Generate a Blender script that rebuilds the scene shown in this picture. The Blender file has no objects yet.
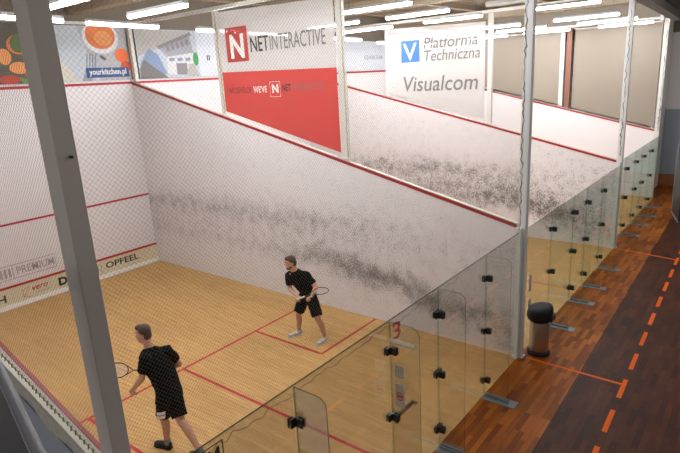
import bpy, bmesh, math, random
from mathutils import Vector, Matrix
random.seed(7)
D = bpy.data
COL = bpy.context.scene.collection
V = Vector

# ------------------------------------------------------------------ materials
MATS = {}
def mat(name, col=(.8, .8, .8), rough=.6, metal=0., spec=.5, noise=0., nscale=20., bump=0.):
    if name in MATS: return MATS[name]
    m = D.materials.new(name); m.use_nodes = True
    nt = m.node_tree; b = nt.nodes['Principled BSDF']
    b.inputs['Base Color'].default_value = (*col, 1)
    b.inputs['Roughness'].default_value = rough
    b.inputs['Metallic'].default_value = metal
    b.inputs['Specular IOR Level'].default_value = spec
    tc = nt.nodes.new('ShaderNodeTexCoord')
    n = nt.nodes.new('ShaderNodeTexNoise'); n.inputs['Scale'].default_value = nscale
    n.inputs['Detail'].default_value = 4
    nt.links.new(tc.outputs['Object'], n.inputs['Vector'])
    r = nt.nodes.new('ShaderNodeMapRange')
    r.inputs['To Min'].default_value = 1 - noise; r.inputs['To Max'].default_value = 1 + noise
    nt.links.new(n.outputs['Fac'], r.inputs['Value'])
    mul = nt.nodes.new('ShaderNodeVectorMath'); mul.operation = 'SCALE'
    mul.inputs[0].default_value = col
    nt.links.new(r.outputs[0], mul.inputs['Scale'])
    nt.links.new(mul.outputs[0], b.inputs['Base Color'])
    if bump:
        bp = nt.nodes.new('ShaderNodeBump'); bp.inputs['Strength'].default_value = bump
        bp.inputs['Distance'].default_value = .01
        nt.links.new(n.outputs['Fac'], bp.inputs['Height']); nt.links.new(bp.outputs[0], b.inputs['Normal'])
    MATS[name] = m
    return m

def emit(name, col, s):
    m = D.materials.new(name); m.use_nodes = True
    nt = m.node_tree; nt.nodes.clear()
    e = nt.nodes.new('ShaderNodeEmission'); e.inputs[0].default_value = (*col, 1); e.inputs[1].default_value = s
    o = nt.nodes.new('ShaderNodeOutputMaterial'); nt.links.new(e.outputs[0], o.inputs[0])
    MATS[name] = m; return m

def see_through(name, col, alpha, rough=.7, tint=(1, 1, 1)):
    """cloth that lets part of the light straight through"""
    m = D.materials.new(name); m.use_nodes = True
    nt = m.node_tree; b = nt.nodes['Principled BSDF']; o = nt.nodes['Material Output']
    b.inputs['Base Color'].default_value = (*col, 1); b.inputs['Roughness'].default_value = rough
    t = nt.nodes.new('ShaderNodeBsdfTransparent'); t.inputs[0].default_value = (*tint, 1)
    tr = nt.nodes.new('ShaderNodeBsdfTranslucent'); tr.inputs[0].default_value = (*col, 1)
    mx0 = nt.nodes.new('ShaderNodeMixShader'); mx0.inputs[0].default_value = .35
    nt.links.new(b.outputs[0], mx0.inputs[1]); nt.links.new(tr.outputs[0], mx0.inputs[2])
    mx = nt.nodes.new('ShaderNodeMixShader'); mx.inputs[0].default_value = alpha
    nt.links.new(t.outputs[0], mx.inputs[1]); nt.links.new(mx0.outputs[0], mx.inputs[2])
    nt.links.new(mx.outputs[0], o.inputs[0])
    MATS[name] = m; return m

def glass_mat(name, tint, refl=1.0):
    m = D.materials.new(name); m.use_nodes = True
    nt = m.node_tree; nt.nodes.clear()
    o = nt.nodes.new('ShaderNodeOutputMaterial')
    t = nt.nodes.new('ShaderNodeBsdfTransparent'); t.inputs[0].default_value = (*tint, 1)
    g = nt.nodes.new('ShaderNodeBsdfGlossy'); g.inputs['Roughness'].default_value = .03
    f = nt.nodes.new('ShaderNodeFresnel'); f.inputs[0].default_value = 1.45
    q = nt.nodes.new('ShaderNodeMath'); q.operation = 'MULTIPLY'; q.inputs[1].default_value = refl
    nt.links.new(f.outputs[0], q.inputs[0])
    x = nt.nodes.new('ShaderNodeMixShader')
    nt.links.new(q.outputs[0], x.inputs[0]); nt.links.new(t.outputs[0], x.inputs[1]); nt.links.new(g.outputs[0], x.inputs[2])
    nt.links.new(x.outputs[0], o.inputs[0])
    MATS[name] = m; return m

def wood_mat(name, c1, c2, c3, rot, length, width, rough, dirty=.1, bias=0.0):
    m = D.materials.new(name); m.use_nodes = True
    nt = m.node_tree; b = nt.nodes['Principled BSDF']
    tc = nt.nodes.new('ShaderNodeTexCoord'); mp = nt.nodes.new('ShaderNodeMapping')
    mp.inputs['Rotation'].default_value = (0, 0, rot)
    nt.links.new(tc.outputs['Object'], mp.inputs[0])
    br = nt.nodes.new('ShaderNodeTexBrick')
    br.inputs['Scale'].default_value = 1
    br.inputs['Color1'].default_value = (*c1, 1); br.inputs['Color2'].default_value = (*c2, 1)
    br.inputs['Mortar'].default_value = (*c3, 1)
    br.inputs['Mortar Size'].default_value = .0012; br.inputs['Mortar Smooth'].default_value = .3
    br.inputs['Bias'].default_value = bias
    br.inputs['Brick Width'].default_value = length; br.inputs['Row Height'].default_value = width
    br.offset = .37; br.offset_frequency = 3
    nt.links.new(mp.outputs[0], br.inputs['Vector'])
    st = nt.nodes.new('ShaderNodeMapping'); st.inputs['Scale'].default_value = (2.5, 60, 1)
    st.inputs['Rotation'].default_value = (0, 0, 0)
    nt.links.new(mp.outputs[0], st.inputs[0])
    n = nt.nodes.new('ShaderNodeTexNoise'); n.inputs['Scale'].default_value = 1; n.inputs['Detail'].default_value = 5
    nt.links.new(st.outputs[0], n.inputs['Vector'])
    n2 = nt.nodes.new('ShaderNodeTexNoise'); n2.inputs['Scale'].default_value = .9; n2.inputs['Detail'].default_value = 3
    nt.links.new(mp.outputs[0], n2.inputs['Vector'])
    r = nt.nodes.new('ShaderNodeMapRange'); r.inputs['From Min'].default_value = .3; r.inputs['From Max'].default_value = .7
    r.inputs['To Min'].default_value = .86; r.inputs['To Max'].default_value = 1.12
    nt.links.new(n.outputs['Fac'], r.inputs['Value'])
    r2 = nt.nodes.new('ShaderNodeMapRange'); r2.inputs['From Min'].default_value = .3; r2.inputs['From Max'].default_value = .7
    r2.inputs['To Min'].default_value = 1 - dirty; r2.inputs['To Max'].default_value = 1 + dirty
    nt.links.new(n2.outputs['Fac'], r2.inputs['Value'])
    k = nt.nodes.new('ShaderNodeMath'); k.operation = 'MULTIPLY'
    nt.links.new(r.outputs[0], k.inputs[0]); nt.links.new(r2.outputs[0], k.inputs[1])
    s = nt.nodes.new('ShaderNodeVectorMath'); s.operation = 'SCALE'
    nt.links.new(br.outputs['Color'], s.inputs[0]); nt.links.new(k.outputs[0], s.inputs['Scale'])
    nt.links.new(s.outputs[0], b.inputs['Base Color'])
    b.inputs['Roughness'].default_value = rough; b.inputs['Specular IOR Level'].default_value = .14
    MATS[name] = m; return m

def scuffed_wall(name, base, strength, k1, upper, fade=(2.8, 5.8), wide=1.):
    """painted plaster with ball marks: a dark smear of specks along the height the ball is hit"""
    m = D.materials.new(name); m.use_nodes = True
    nt = m.node_tree; b = nt.nodes['Principled BSDF']; L = nt.links
    def math_(op, a, c=None, clamp=False):
        q = nt.nodes.new('ShaderNodeMath'); q.operation = op; q.use_clamp = clamp
        for i, v in enumerate((a, c)):
            if v is None: continue
            if isinstance(v, (int, float)): q.inputs[i].default_value = v
            else: L.new(v, q.inputs[i])
        return q.outputs[0]
    tc = nt.nodes.new('ShaderNodeTexCoord'); sp = nt.nodes.new('ShaderNodeSeparateXYZ')
    L.new(tc.outputs['Object'], sp.inputs[0]); Y, Z = sp.outputs[1], sp.outputs[2]
    w = nt.nodes.new('ShaderNodeTexNoise'); w.inputs['Scale'].default_value = 1.3; w.inputs['Detail'].default_value = 3
    L.new(tc.outputs['Object'], w.inputs['Vector'])
    wob = math_('MULTIPLY', math_('SUBTRACT', w.outputs['Fac'], .5), .55)
    Zw = math_('ADD', Z, wob)
    def gauss(c, s):
        d = math_('DIVIDE', math_('SUBTRACT', Zw, c), s)
        return math_('EXPONENT', math_('MULTIPLY', math_('MULTIPLY', d, d), -1.0))
    c1 = math_('MINIMUM', math_('ADD', math_('MULTIPLY', Y, k1), .42), 1.02)
    def ramp(v, a, b_, c, d):
        r = nt.nodes.new('ShaderNodeMapRange'); L.new(v, r.inputs[0])
        for i, x in enumerate((a, b_, c, d)): r.inputs[1 + i].default_value = x
        return r.outputs[0]
    g1 = math_('MULTIPLY', gauss(c1, .25 * wide), ramp(Y, fade[0], fade[1], 1.0, .28))
    g1 = math_('MULTIPLY', g1, ramp(Y, .2, 1.6, .45 if wide > 1 else .8, 1.0))
    g2 = math_('MULTIPLY', gauss(1.72, .26), ramp(Y, 1.2, 4.2, .1, upper))
    g3 = math_('MULTIPLY', gauss(1.35, .7), .28)
    dens = math_('ADD', math_('ADD', g1, g2), g3)
    f = nt.nodes.new('ShaderNodeTexNoise'); f.inputs['Scale'].default_value = 40; f.inputs['Detail'].default_value = 3
    f.inputs['Roughness'].default_value = .7
    L.new(tc.outputs['Object'], f.inputs['Vector'])
    f2 = nt.nodes.new('ShaderNodeTexNoise'); f2.inputs['Scale'].default_value = 5; f2.inputs['Detail'].default_value = 5
    L.new(tc.outputs['Object'], f2.inputs['Vector'])
    t = math_('ADD', f.outputs['Fac'], math_('MULTIPLY', math_('SUBTRACT', f2.outputs['Fac'], .5), .35))
    v = math_('ADD', t, math_('MULTIPLY', dens, .22))
    speck = ramp(v, .60, .76, 0, strength * .75)
    mask = math_('ADD', speck, math_('MULTIPLY', math_('MULTIPLY', dens, f2.outputs['Fac']), .34 * strength), True)
    mix = nt.nodes.new('ShaderNodeMix'); mix.data_type = 'RGBA'
    L.new(mask, mix.inputs[0]); mix.inputs[6].default_value = (*base, 1); mix.inputs[7].default_value = (.075, .065, .055, 1)
    L.new(mix.outputs[2], b.inputs['Base Color']); b.inputs['Roughness'].default_value = .55
    MATS[name] = m; return m

WALLC = (.70, .665, .655)
mat('wall_paint', WALLC, .55, noise=.02, nscale=2)
scuffed_wall('wall_scuffed', WALLC, .80, .155, .50)
scuffed_wall('wall_scuffed_heavy', (.68, .645, .63), .95, .24, .55, (1.5, 6.5), 1.6)
mat('wall_cap', (.50, .46, .37), .6, noise=.05, nscale=6)
mat('out_line_red', (.31, .008, .012), .5, noise=.05)
mat('line_red', (.42, .006, .010), .5, noise=.06, nscale=9)
mat('line_brown', (.36, .10, .03), .5, noise=.06, nscale=9)
mat('tin_cream', (.66, .60, .42), .5, noise=.04)
mat('skirt_white', (.7, .68, .62), .5)
mat('ink_black', (.02, .02, .02), .6)
mat('ink_grey', (.30, .30, .30), .7)
mat('ink_dim', (.16, .155, .15), .7)
mat('ink_pale', (.36, .34, .33), .7)
mat('ink_red', (.5, .03, .03), .6)
mat('paint_grey', (.50, .47, .44), .45, noise=.03)
mat('paint_white', (.60, .60, .575), .45, noise=.04)
mat('paint_cream', (.62, .60, .54), .5, noise=.04)
mat('paint_rust', (.22, .09, .055), .6, noise=.06)
mat('upper_wall', (.19, .155, .115), .8, noise=.1, nscale=3)
mat('ceiling_deck', (.27, .21, .145), .85, noise=.12, nscale=3)
mat('girder', (.32, .25, .17), .7, noise=.1)
mat('beam_grey', (.10, .10, .105), .5, noise=.05)
mat('net_cord', (.15, .12, .08), .9)
mat('net_rope', (.075, .075, .045), .9, noise=.4, nscale=60)
mat('net_gather', (.20, .19, .16), .9, noise=.5, nscale=90)
mat('net_rope_pale', (.42, .38, .22), .9, noise=.3, nscale=40)
mat('skirt_mesh', (.42, .42, .37), .8, noise=.3, nscale=25, bump=.3)
mat('blue_grey', (.26, .30, .38), .6, noise=.05)
mat('door_grey', (.28, .32, .36), .5, noise=.03)
mat('shade_beige', (.27, .225, .175), .8, noise=.05, nscale=2)
mat('hardware_black', (.012, .012, .013), .35)
mat('plate_steel', (.17, .185, .18), .45, metal=.35, noise=.1, nscale=15)
mat('brushed_steel', (.42, .37, .31), .32, metal=.85, noise=.05)
mat('rubber', (.007, .007, .007), .55, 0, .3)
mat('rail_board', (.016, .016, .018), .5, noise=.1)
mat('rail_tube', (.24, .25, .27), .55)
mat('glass_edge', (.03, .06, .045), .2)
mat('sticker_white', (.75, .74, .68), .5)
mat('sticker_grey', (.45, .43, .40), .5)
mat('tape_orange', (.62, .10, .004), .6, 0, .1, noise=.08, nscale=12)
mat('skirting_wood', (.30, .11, .04), .45, noise=.15, nscale=8)
mat('housing', (.45, .45, .43), .5)
mat('wire', (.1, .1, .1), .5)
mat('screen_black', (.02, .02, .022), .4)
mat('skin', (.52, .28, .18), .55, noise=.05, nscale=12)
mat('hair_brown', (.060, .034, .02), .7, noise=.3, nscale=60)
mat('cloth_black', (.0045, .0045, .005), .95, 0, .15, noise=.2, nscale=30)
mat('shoe_pale', (.50, .46, .40), .7, noise=.1)
mat('shoe_sole', (.65, .62, .56), .7)
mat('sock', (.55, .53, .5), .8)
mat('sock_grey', (.2, .2, .2), .8)
mat('racket_pale', (.60, .62, .52), .4)
mat('racket_dark', (.03, .03, .03), .4)
mat('string', (.55, .55, .5), .5)
mat('print_white', (.7, .7, .7), .6)
emit('tube_warm', (1.0, .86, .68), 11)
emit('tube_cool', (.93, .95, 1.0), 25)
glass_mat('glass_clear', (.98, .988, .975), .5)
glass_mat('glass_rim', (.74, .84, .77), .1)
glass_mat('glass_rim_dark', (.42, .55, .47), .2)
glass_mat('glass_green', (.955, .982, .965), .5)
see_through('banner_mesh_white', (.66, .63, .60), .84, .95)
see_through('banner_mesh_red', (.66, .10, .085), .92, .95)
wood_mat('court_wood', (.49, .285, .105), (.56, .335, .128), (.38, .21, .07), math.pi / 2, 1.1, .055, .45, .07)
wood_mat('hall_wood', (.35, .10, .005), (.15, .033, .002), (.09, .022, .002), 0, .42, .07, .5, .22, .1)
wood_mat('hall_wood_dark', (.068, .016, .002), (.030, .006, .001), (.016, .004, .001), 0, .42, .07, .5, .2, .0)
M = MATS

# ------------------------------------------------------------------ mesh helpers
def link(name, bm_or_mesh, m=None, parent=None, smooth=False):
    if isinstance(bm_or_mesh, bmesh.types.BMesh):
        me = D.meshes.new(name); bm_or_mesh.to_mesh(me); bm_or_mesh.free()
    else: me = bm_or_mesh
    if m is not None:
        for x in (m if isinstance(m, (list, tuple)) else [m]): me.materials.append(M[x] if isinstance(x, str) else x)
    if smooth:
        for p in me.polygons: p.use_smooth = True
    o = D.objects.new(name, me); COL.objects.link(o)
    if parent is not None: o.parent = parent
    return o
def empty(name, loc=(0, 0, 0)):
    o = D.objects.new(name, None); COL.objects.link(o); o.location = loc; o.empty_display_size = .1
    return o
def tag(o, label=None, cat=None, group=None, kind=None):
    if label: o['label'] = label
    if cat: o['category'] = cat
    if group: o['group'] = group
    if kind: o['kind'] = kind
    return o
def struct(name, bm, m, parent=None, label=None, smooth=False):
    o = link(name, bm, m, parent, smooth)
    if parent is None: o['kind'] = 'structure'
    if label: o['label'] = label
    return o
def NB(): return bmesh.new()
def box(bm, a, b, mi=0, bev=0.):
    x0, y0, z0 = a; x1, y1, z1 = b
    vs = [bm.verts.new(c) for c in ((x0, y0, z0), (x1, y0, z0), (x1, y1, z0), (x0, y1, z0), (x0, y0, z1), (x1, y0, z1), (x1, y1, z1), (x0, y1, z1))]
    fs = [bm.faces.new([vs[i] for i in q]) for q in ((3, 2, 1, 0), (4, 5, 6, 7), (0, 1, 5, 4), (1, 2, 6, 5), (2, 3, 7, 6), (3, 0, 4, 7))]
    for f in fs: f.material_index = mi
    if bev:
        es = set(e for f in fs for e in f.edges)
        bmesh.ops.bevel(bm, geom=list(es), offset=bev, segments=2, affect='EDGES', profile=.5)
    return fs
def prism(bm, pts, off, mi=0):
    """closed solid: polygon pts (3-D) swept by vector off"""
    off = V(off); a = [bm.verts.new(p) for p in pts]; b = [bm.verts.new(V(p) + off) for p in pts]
    n = len(pts); fs = [bm.faces.new(a), bm.faces.new(b[::-1])]
    for i in range(n): fs.append(bm.faces.new((a[i], b[i], b[(i + 1) % n], a[(i + 1) % n])))
    for f in fs: f.material_index = mi
    bmesh.ops.recalc_face_normals(bm, faces=fs)
    return fs
def frame_of(d):
    d = V(d).normalized(); u = V((0, 0, 1)) if abs(d.z) < .95 else V((1, 0, 0))
    a = d.cross(u).normalized(); b = a.cross(d).normalized(); return d, a, b
def tube(bm, pts, r, seg=8, mi=0, closed=False, caps=True):
    pts = [V(p) for p in pts]; rs = r if isinstance(r, (list, tuple)) else [r] * len(pts); rings = []
    n = len(pts)
    for i, p in enumerate(pts):
        if closed: d = pts[(i + 1) % n] - pts[i - 1]
        else: d = pts[min(i + 1, n - 1)] - pts[max(i - 1, 0)]
        d, a, b = frame_of(d)
        rings.append([bm.verts.new(p + (a * math.cos(t) + b * math.sin(t)) * rs[i]) for t in (2 * math.pi * k / seg for k in range(seg))])
    rng = range(n) if closed else range(n - 1)
    for i in rng:
        A, B = rings[i], rings[(i + 1) % n]
        for k in range(seg):
            f = bm.faces.new((A[k], A[(k + 1) % seg], B[(k + 1) % seg], B[k])); f.material_index = mi
    if not closed and caps:
        bm.faces.new(rings[0][::-1]).material_index = mi; bm.faces.new(rings[-1]).material_index = mi
def capsule(bm, p0, r0, p1, r1, seg=14):
    p0, p1 = V(p0), V(p1); d, a, b = frame_of(p1 - p0); rings = []
    for k in range(1, 5):
        t = math.pi / 2 * (k / 4 - 1); rings.append((p0 + d * r0 * math.sin(t), r0 * math.cos(t)))
    for k in range(0, 4):
        t = math.pi / 2 * k / 4; rings.append((p1 + d * r1 * math.sin(t), r1 * math.cos(t)))
    vs = [[bm.verts.new(c + (a * math.cos(2 * math.pi * j / seg) + b * math.sin(2 * math.pi * j / seg)) * r) for j in range(seg)] for c, r in rings]
    s = bm.verts.new(p0 - d * r0); e = bm.verts.new(p1 + d * r1)
    for j in range(seg):
        bm.faces.new((s, vs[0][(j + 1) % seg], vs[0][j])); bm.faces.new((e, vs[-1][j], vs[-1][(j + 1) % seg]))
        for i in range(len(vs) - 1): bm.faces.new((vs[i][j], vs[i][(j + 1) % seg], vs[i + 1][(j + 1) % seg], vs[i + 1][j]))
def blob(bm, c, ax, seg=18, rings=12):
    """ellipsoid with semi-axis vectors ax = (a, b, c)"""
    r = bmesh.ops.create_uvsphere(bm, u_segments=seg, v_segments=rings, radius=1)
    A, B, C_ = [V(v) for v in ax]; c = V(c)
    for v in r['verts']:
        q = v.co.copy(); v.co = c + A * q.x + B * q.y + C_ * q.z
def loft(bm, rings, seg=20):
    """rings: (centre, vecA, vecB); flat ended closed solid"""
    vs = [[bm.verts.new(V(c) + V(a) * math.cos(2 * math.pi * j / seg) + V(b) * math.sin(2 * math.pi * j / seg)) for j in range(seg)] for c, a, b in rings]
    fs = [bm.faces.new(vs[0]), bm.faces.new(vs[-1][::-1])]
    for i in range(len(vs) - 1):
        for j in range(seg): fs.append(bm.faces.new((vs[i][j], vs[i + 1][j], vs[i + 1][(j + 1) % seg], vs[i][(j + 1) % seg])))
    bmesh.ops.recalc_face_normals(bm, faces=fs)
def fuse(name, bm, m, parent, voxel, smooth=4, factor=.5):
    """one continuous surface out of overlapping closed shapes"""
    me = D.meshes.new('tmp'); bm.to_mesh(me); bm.free()
    o = D.objects.new('tmp', me); COL.objects.link(o)
    r = o.modifiers.new('r', 'REMESH'); r.mode = 'VOXEL'; r.voxel_size = voxel; r.use_smooth_shade = True
    s = o.modifiers.new('s', 'SMOOTH'); s.iterations = smooth; s.factor = factor
    dg = bpy.context.evaluated_depsgraph_get(); dg.update()
    nm = D.meshes.new_from_object(o.evaluated_get(dg)); D.objects.remove(o); D.meshes.remove(me)
    nm.name = name; nm.materials.clear()
    return link(name, nm, m, parent, True)
def text(name, s, m, parent, loc, rot, size, width=None, bold=0., extrude=.001, align='LEFT', shear=0., spacing=1.):
    cu = D.curves.new(name, 'FONT'); cu.body = s; cu.size = size; cu.extrude = extrude; cu.offset = bold
    cu.align_x = align; cu.shear = shear; cu.space_character = spacing; cu.resolution_u = 3
    o = D.objects.new('tmp', cu); COL.objects.link(o)
    dg = bpy.context.evaluated_depsgraph_get(); dg.update()
    me = D.meshes.new_from_object(o.evaluated_get(dg)); D.objects.remove(o)
    me.name = name; me.materials.clear()
    xs = [v.co.x for v in me.vertices]
    k = width / (max(xs) - min(xs)) if width else 1
    for v in me.vertices: v.co.x *= k
    t = link(name, me, m, parent); t.location = loc; t.rotation_euler = rot
    return t
FACE_S = (math.pi / 2, 0, 0)                 # reads from -y
FACE_W = (math.pi / 2, 0, -math.pi / 2)      # reads from -x

# ------------------------------------------------------------------ setting
def cy(x):  # corridor side of the glass line
    return 0. if x < 12.9 else .15
bm = NB(); prism(bm, [(-.2, 0, -.05), (12.85, 0, -.05), (12.95, .15, -.05), (19.2, .15, -.05), (19.2, 9.9, -.05), (-.2, 9.9, -.05)], (0, 0, .05))
floor_c = struct('floor', bm, 'court_wood', label='light maple plank floor of the squash courts')
bm = NB()
Zl = .0015
def line(bm, x0, y0, x1, y1): box(bm, (x0, y0, .0002), (x1, y1, Zl))
def court_lines(bm, x0, x1):
    w = .05
    line(bm, x0, 4.31 - w / 2, x1, 4.31 + w / 2)
    mid = (x0 + x1) / 2
    line(bm, mid - w / 2, .02, mid + w / 2, 4.285)
    for a, b, c in ((x0, x0 + 1.6, x0 + 1.6), (x1 - 1.6, x1, x1 - 1.6)):
        line(bm, a, 2.71 - w / 2, b, 2.71 + w / 2)
        line(bm, c - w / 2, 2.735, c + w / 2, 4.285)
court_lines(bm, 0, 6.4)
link('court_marking', bm, 'line_red', floor_c)
bm = NB(); court_lines(bm, 6.5, 12.8); court_lines(bm, 12.9, 19.05)
link('court_marking', bm, 'line_brown', floor_c)

# corridor floor: two finishes that meet along a slightly skewed line
def yb(x): return -.97 + (x - 4.28) * (.23 / 12.16)
bm = NB()
prism(bm, [(-6, 0, -.05), (12.85, 0, -.05), (12.95, .15, -.05), (19.2, .15, -.05), (21.5, .15, -.05), (21.5, yb(21.5), -.05), (-6, yb(-6), -.05)], (0, 0, .05))
prism(bm, [(19.2, .15, -.05), (21.5, .15, -.05), (21.5, .5, -.05), (19.2, .5, -.05)], (0, 0, .05))
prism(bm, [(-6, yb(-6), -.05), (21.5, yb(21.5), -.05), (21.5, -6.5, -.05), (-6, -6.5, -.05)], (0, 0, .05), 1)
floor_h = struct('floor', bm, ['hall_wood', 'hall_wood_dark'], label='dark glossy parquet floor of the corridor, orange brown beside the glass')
bm = NB()
def strip(bm, a, b, w, z=.0015):
    a, b = V((*a, 0)), V((*b, 0)); d = (b - a).normalized(); n = V((-d.y, d.x, 0)) * w / 2
    prism(bm, [a - n + V((0, 0, .0003)), b - n + V((0, 0, .0003)), b + n + V((0, 0, .0003)), a + n + V((0, 0, .0003))], (0, 0, z))
strip(bm, (6.46, -.12), (6.43, -1.5), .045); strip(bm, (12.81, -.1), (12.55, -1.36), .045)
x = 2.55
def yd(x): return -1.575 + (x - 4.7) * .024
while x < 19:
    strip(bm, (x, yd(x)), (x + .54, yd(x + .54)), .06); x += .875
link('floor_tape', bm, 'tape_orange', floor_h)['label'] = 'orange dashed tape line with two cross strips'

# front wall
bm = NB(); box(bm, (-.2, 9.75, 0), (19.3, 9.9, 4.66)); wf = struct('wall_front', bm, 'wall_paint', label='white front wall of the courts')
bm = NB(); box(bm, (-.2, 9.78, 4.66), (19.3, 9.9, 6.75)); link('upper_wall', bm, 'upper_wall', wf)
bm = NB()
for a, b in ((0, 6.4), (6.5, 12.8), (12.9, 19.07)): box(bm, (a, 9.742, 4.56), (b, 9.75, 4.615)); box(bm, (a, 9.747, 1.785), (b, 9.75, 1.83))
for a, b in ((0, 6.4), (6.5, 12.8), (12.9, 19.07)): box(bm, (a, 9.71, .45), (b, 9.75, .49))
link('red_line', bm, 'line_red', wf)
bm = NB()
for a, b in ((0, 6.4), (6.5, 12.8), (12.9, 19.07)): box(bm, (a, 9.72, .09), (b, 9.75, .45))
tin = link('tin_board', bm, 'tin_cream', wf)
bm = NB()
for a, b in ((0, 6.4), (6.5, 12.8), (12.9, 19.07)):
    prism(bm, [(a, 9.75, 0), (a, 9.68, 0), (a, 9.69, .04), (a, 9.72, .09), (a, 9.75, .09)], (b - a, 0, 0))
link('skirting', bm, 'skirt_white', wf)
YF = 9.7185
text('lettering', 'OPFEEL', 'ink_black', wf, (4.93, YF, .22), FACE_S, .21, .90, .004)
text('lettering', 'DESIGN', 'ink_black', wf, (3.77, YF, .17), FACE_S, .25, .96, .012)
bm = NB(); box(bm, (4.81, YF - .001, .15), (4.82, YF, .42)); link('divider', bm, 'ink_grey', wf)
text('lettering', 'vero', 'ink_red', wf, (3.18, YF, .255), FACE_S, .19, .34, .003, shear=.3)
text('lettering', 'NAGRODY', 'ink_grey', wf, (3.27, YF, .17), FACE_S, .07, .32)
bm = NB()
tube(bm, [(3.14, YF, .13), (3.0, YF, .17), (3.0, YF, .33), (3.15, YF, .37), (3.09, YF, .27)], .006, 6)
tube(bm, [(3.0, YF, .17), (3.06, YF, .22)], .006, 6); link('emblem', bm, 'ink_red', wf)
text('lettering', 'SQUASH', 'ink_black', wf, (1.6, YF, .17), FACE_S, .23, 1.05, .006)
YW = 9.7485
text('lettering', 'PREMIUM', 'ink_pale', wf, (2.97, YW, .70), FACE_S, .24, .80, .003)
bm = NB()
for a, b, c, d in ((2.5, .62, 3.82, .635), (2.5, .92, 3.82, .935), (3.81, .62, 3.82, .93), (2.5, .62, 2.52, .93), (2.9, .62, 2.915, .93)): box(bm, (a, YW - .001, b), (c, YW, d))
for i in range(4): box(bm, (2.56 + i * .085, YW - .001, .67), (2.61 + i * .085, YW, .87))
link('emblem', bm, 'ink_pale', wf)

# side walls with a sloping top
def side_wall(name, x0, x1, y0, m, label, face):
    zt = lambda y: 2.165 + (y) * 2.44 / 9.75
    bm = NB(); prism(bm, [(x0, y0, 0), (x0, 9.75, 0), (x0, 9.75, zt(9.75)), (x0, y0, zt(y0))], (x1 - x0, 0, 0))
    w = struct(name, bm, m, label=label)
    bm = NB(); c = zt
    prism(bm, [(x0 - .004, y0, c(y0)), (x0 - .004, 9.75, c(9.75)), (x0 - .004, 9.75, c(9.75) + .008), (x0 - .004, y0, c(y0) + .008)], (x1 - x0 + .008, 0, 0))
    link('wall_cap', bm, 'wall_cap', w)
    bm = NB()
    xx = x0 - .006 if face < 0 else x1
    prism(bm, [(xx, y0, zt(y0) - .062), (xx, 9.74, zt(9.74) - .062), (xx, 9.74, zt(9.74) - .007), (xx, y0, zt(y0) - .007)], (.006, 0, 0))
    if face > 0:   # the red band wraps over the inner edge of the cap
        prism(bm, [(x1 - .022, y0, zt(y0) - .02), (x1 - .022, 9.74, zt(9.74) - .02), (x1 - .022, 9.74, zt(9.74) + .012), (x1 - .022, y0, zt(y0) + .012)], (.028, 0, 0))
    link('red_line', bm, 'out_line_red', w)
    return w
wl = side_wall('wall_left', -.1, 0, .09, 'wall_paint', 'left side wall of the nearest court, seen from above', 1)
wm = side_wall('wall_middle', 6.4, 6.455, .07, 'wall_scuffed', 'white side wall with ball marks and a red sloping top line', -1)
wm2 = side_wall('wall_middle', 12.81, 12.865, .09, 'wall_scuffed_heavy', 'second side wall with heavy dark ball marks', -1)
wr = side_wall('wall_right', 19.08, 19.135, .30, 'wall_paint', 'farthest side wall below the beige shades', -1)
# white end boards of the side walls beside the glass
for x, y in ((6.4, .02), (12.81, .03), (19.08, .2)):
    bm = NB(); box(bm, (x - .075, y - .045, 0), (x - .015, y + .045, 2.14), bev=.004)
    j = link('trim_1', bm, 'paint_white'); j['kind'] = 'structure'
# outside of the left wall: blue-grey lower cladding
bm = NB(); prism(bm, [(-.112, .1, 0), (-.112, 9.75, 0), (-.112, 9.75, 4.50), (-.112, .1, 2.10)], (.01, 0, 0)); link('outer_cladding', bm, 'blue_grey', wl)

# end wall of the corridor with door, skirting
bm = NB(); box(bm, (21.3, -6.5, 0), (21.45, 9.9, 6.75)); we = struct('wall_back', bm, 'wall_paint', label='white end wall of the corridor')
bm = NB(); box(bm, (19.2, .36, 0), (21.3, .46, 6.0)); link('return_wall', bm, 'wall_paint', we)
bm = NB(); box(bm, (21.22, -3.2, .42), (21.3, .36, 2.72), bev=.01); box(bm, (21.20, -1.2, .42), (21.225, -1.17, 2.72)); d1 = struct('door_1', bm, 'door_grey', label='blue grey door panel in the white end wall')
bm = NB(); box(bm, (21.16, -4.5, 0), (21.3, .36, .42), bev=.01); struct('baseboard_back', bm, 'skirting_wood', label='tall brown wooden baseboard')
text('lettering', 'GO', 'ink_grey', we, (21.285, -.22, 3.33), FACE_W, .45, .7)
# ceiling deck with ribs + girders
bm = NB(); box(bm, (-6, -6.5, 6.7), (21.5, 10, 6.85))
x = -5.8
while x < 21.4:
    prism(bm, [(x, -6.5, 6.7), (x + .05, -6.5, 6.58), (x + .2, -6.5, 6.58), (x + .25, -6.5, 6.7)], (0, 16.5, 0)); x += .5
ce = struct('ceiling', bm, 'ceiling_deck', label='brown ribbed metal deck ceiling')
bm = NB()
for y in (1.0, 3.4, 5.8, 8.2):
    box(bm, (-6, y - .09, 6.36), (21.3, y + .09, 6.38)); box(bm, (-6, y - .01, 6.38), (21.3, y + .01, 6.56)); box(bm, (-6, y - .09, 6.56), (21.3, y + .09, 6.58))
for x in (-1.2, 5.2, 11.6, 17.5): box(bm, (x - .15, -6.4, 6.08), (x + .15, 9.75, 6.36))
link('ceiling_girder', bm, 'girder', ce)

bm = NB(); box(bm, (19.22, .3, 5.58), (19.3, 9.75, 6.7)); link('upper_wall', bm, 'upper_wall', wr)
bm = NB(); box(bm, (21.24, -6.4, 5.3), (21.3, 9.75, 6.7)); link('upper_wall', bm, 'upper_wall', we)

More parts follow.
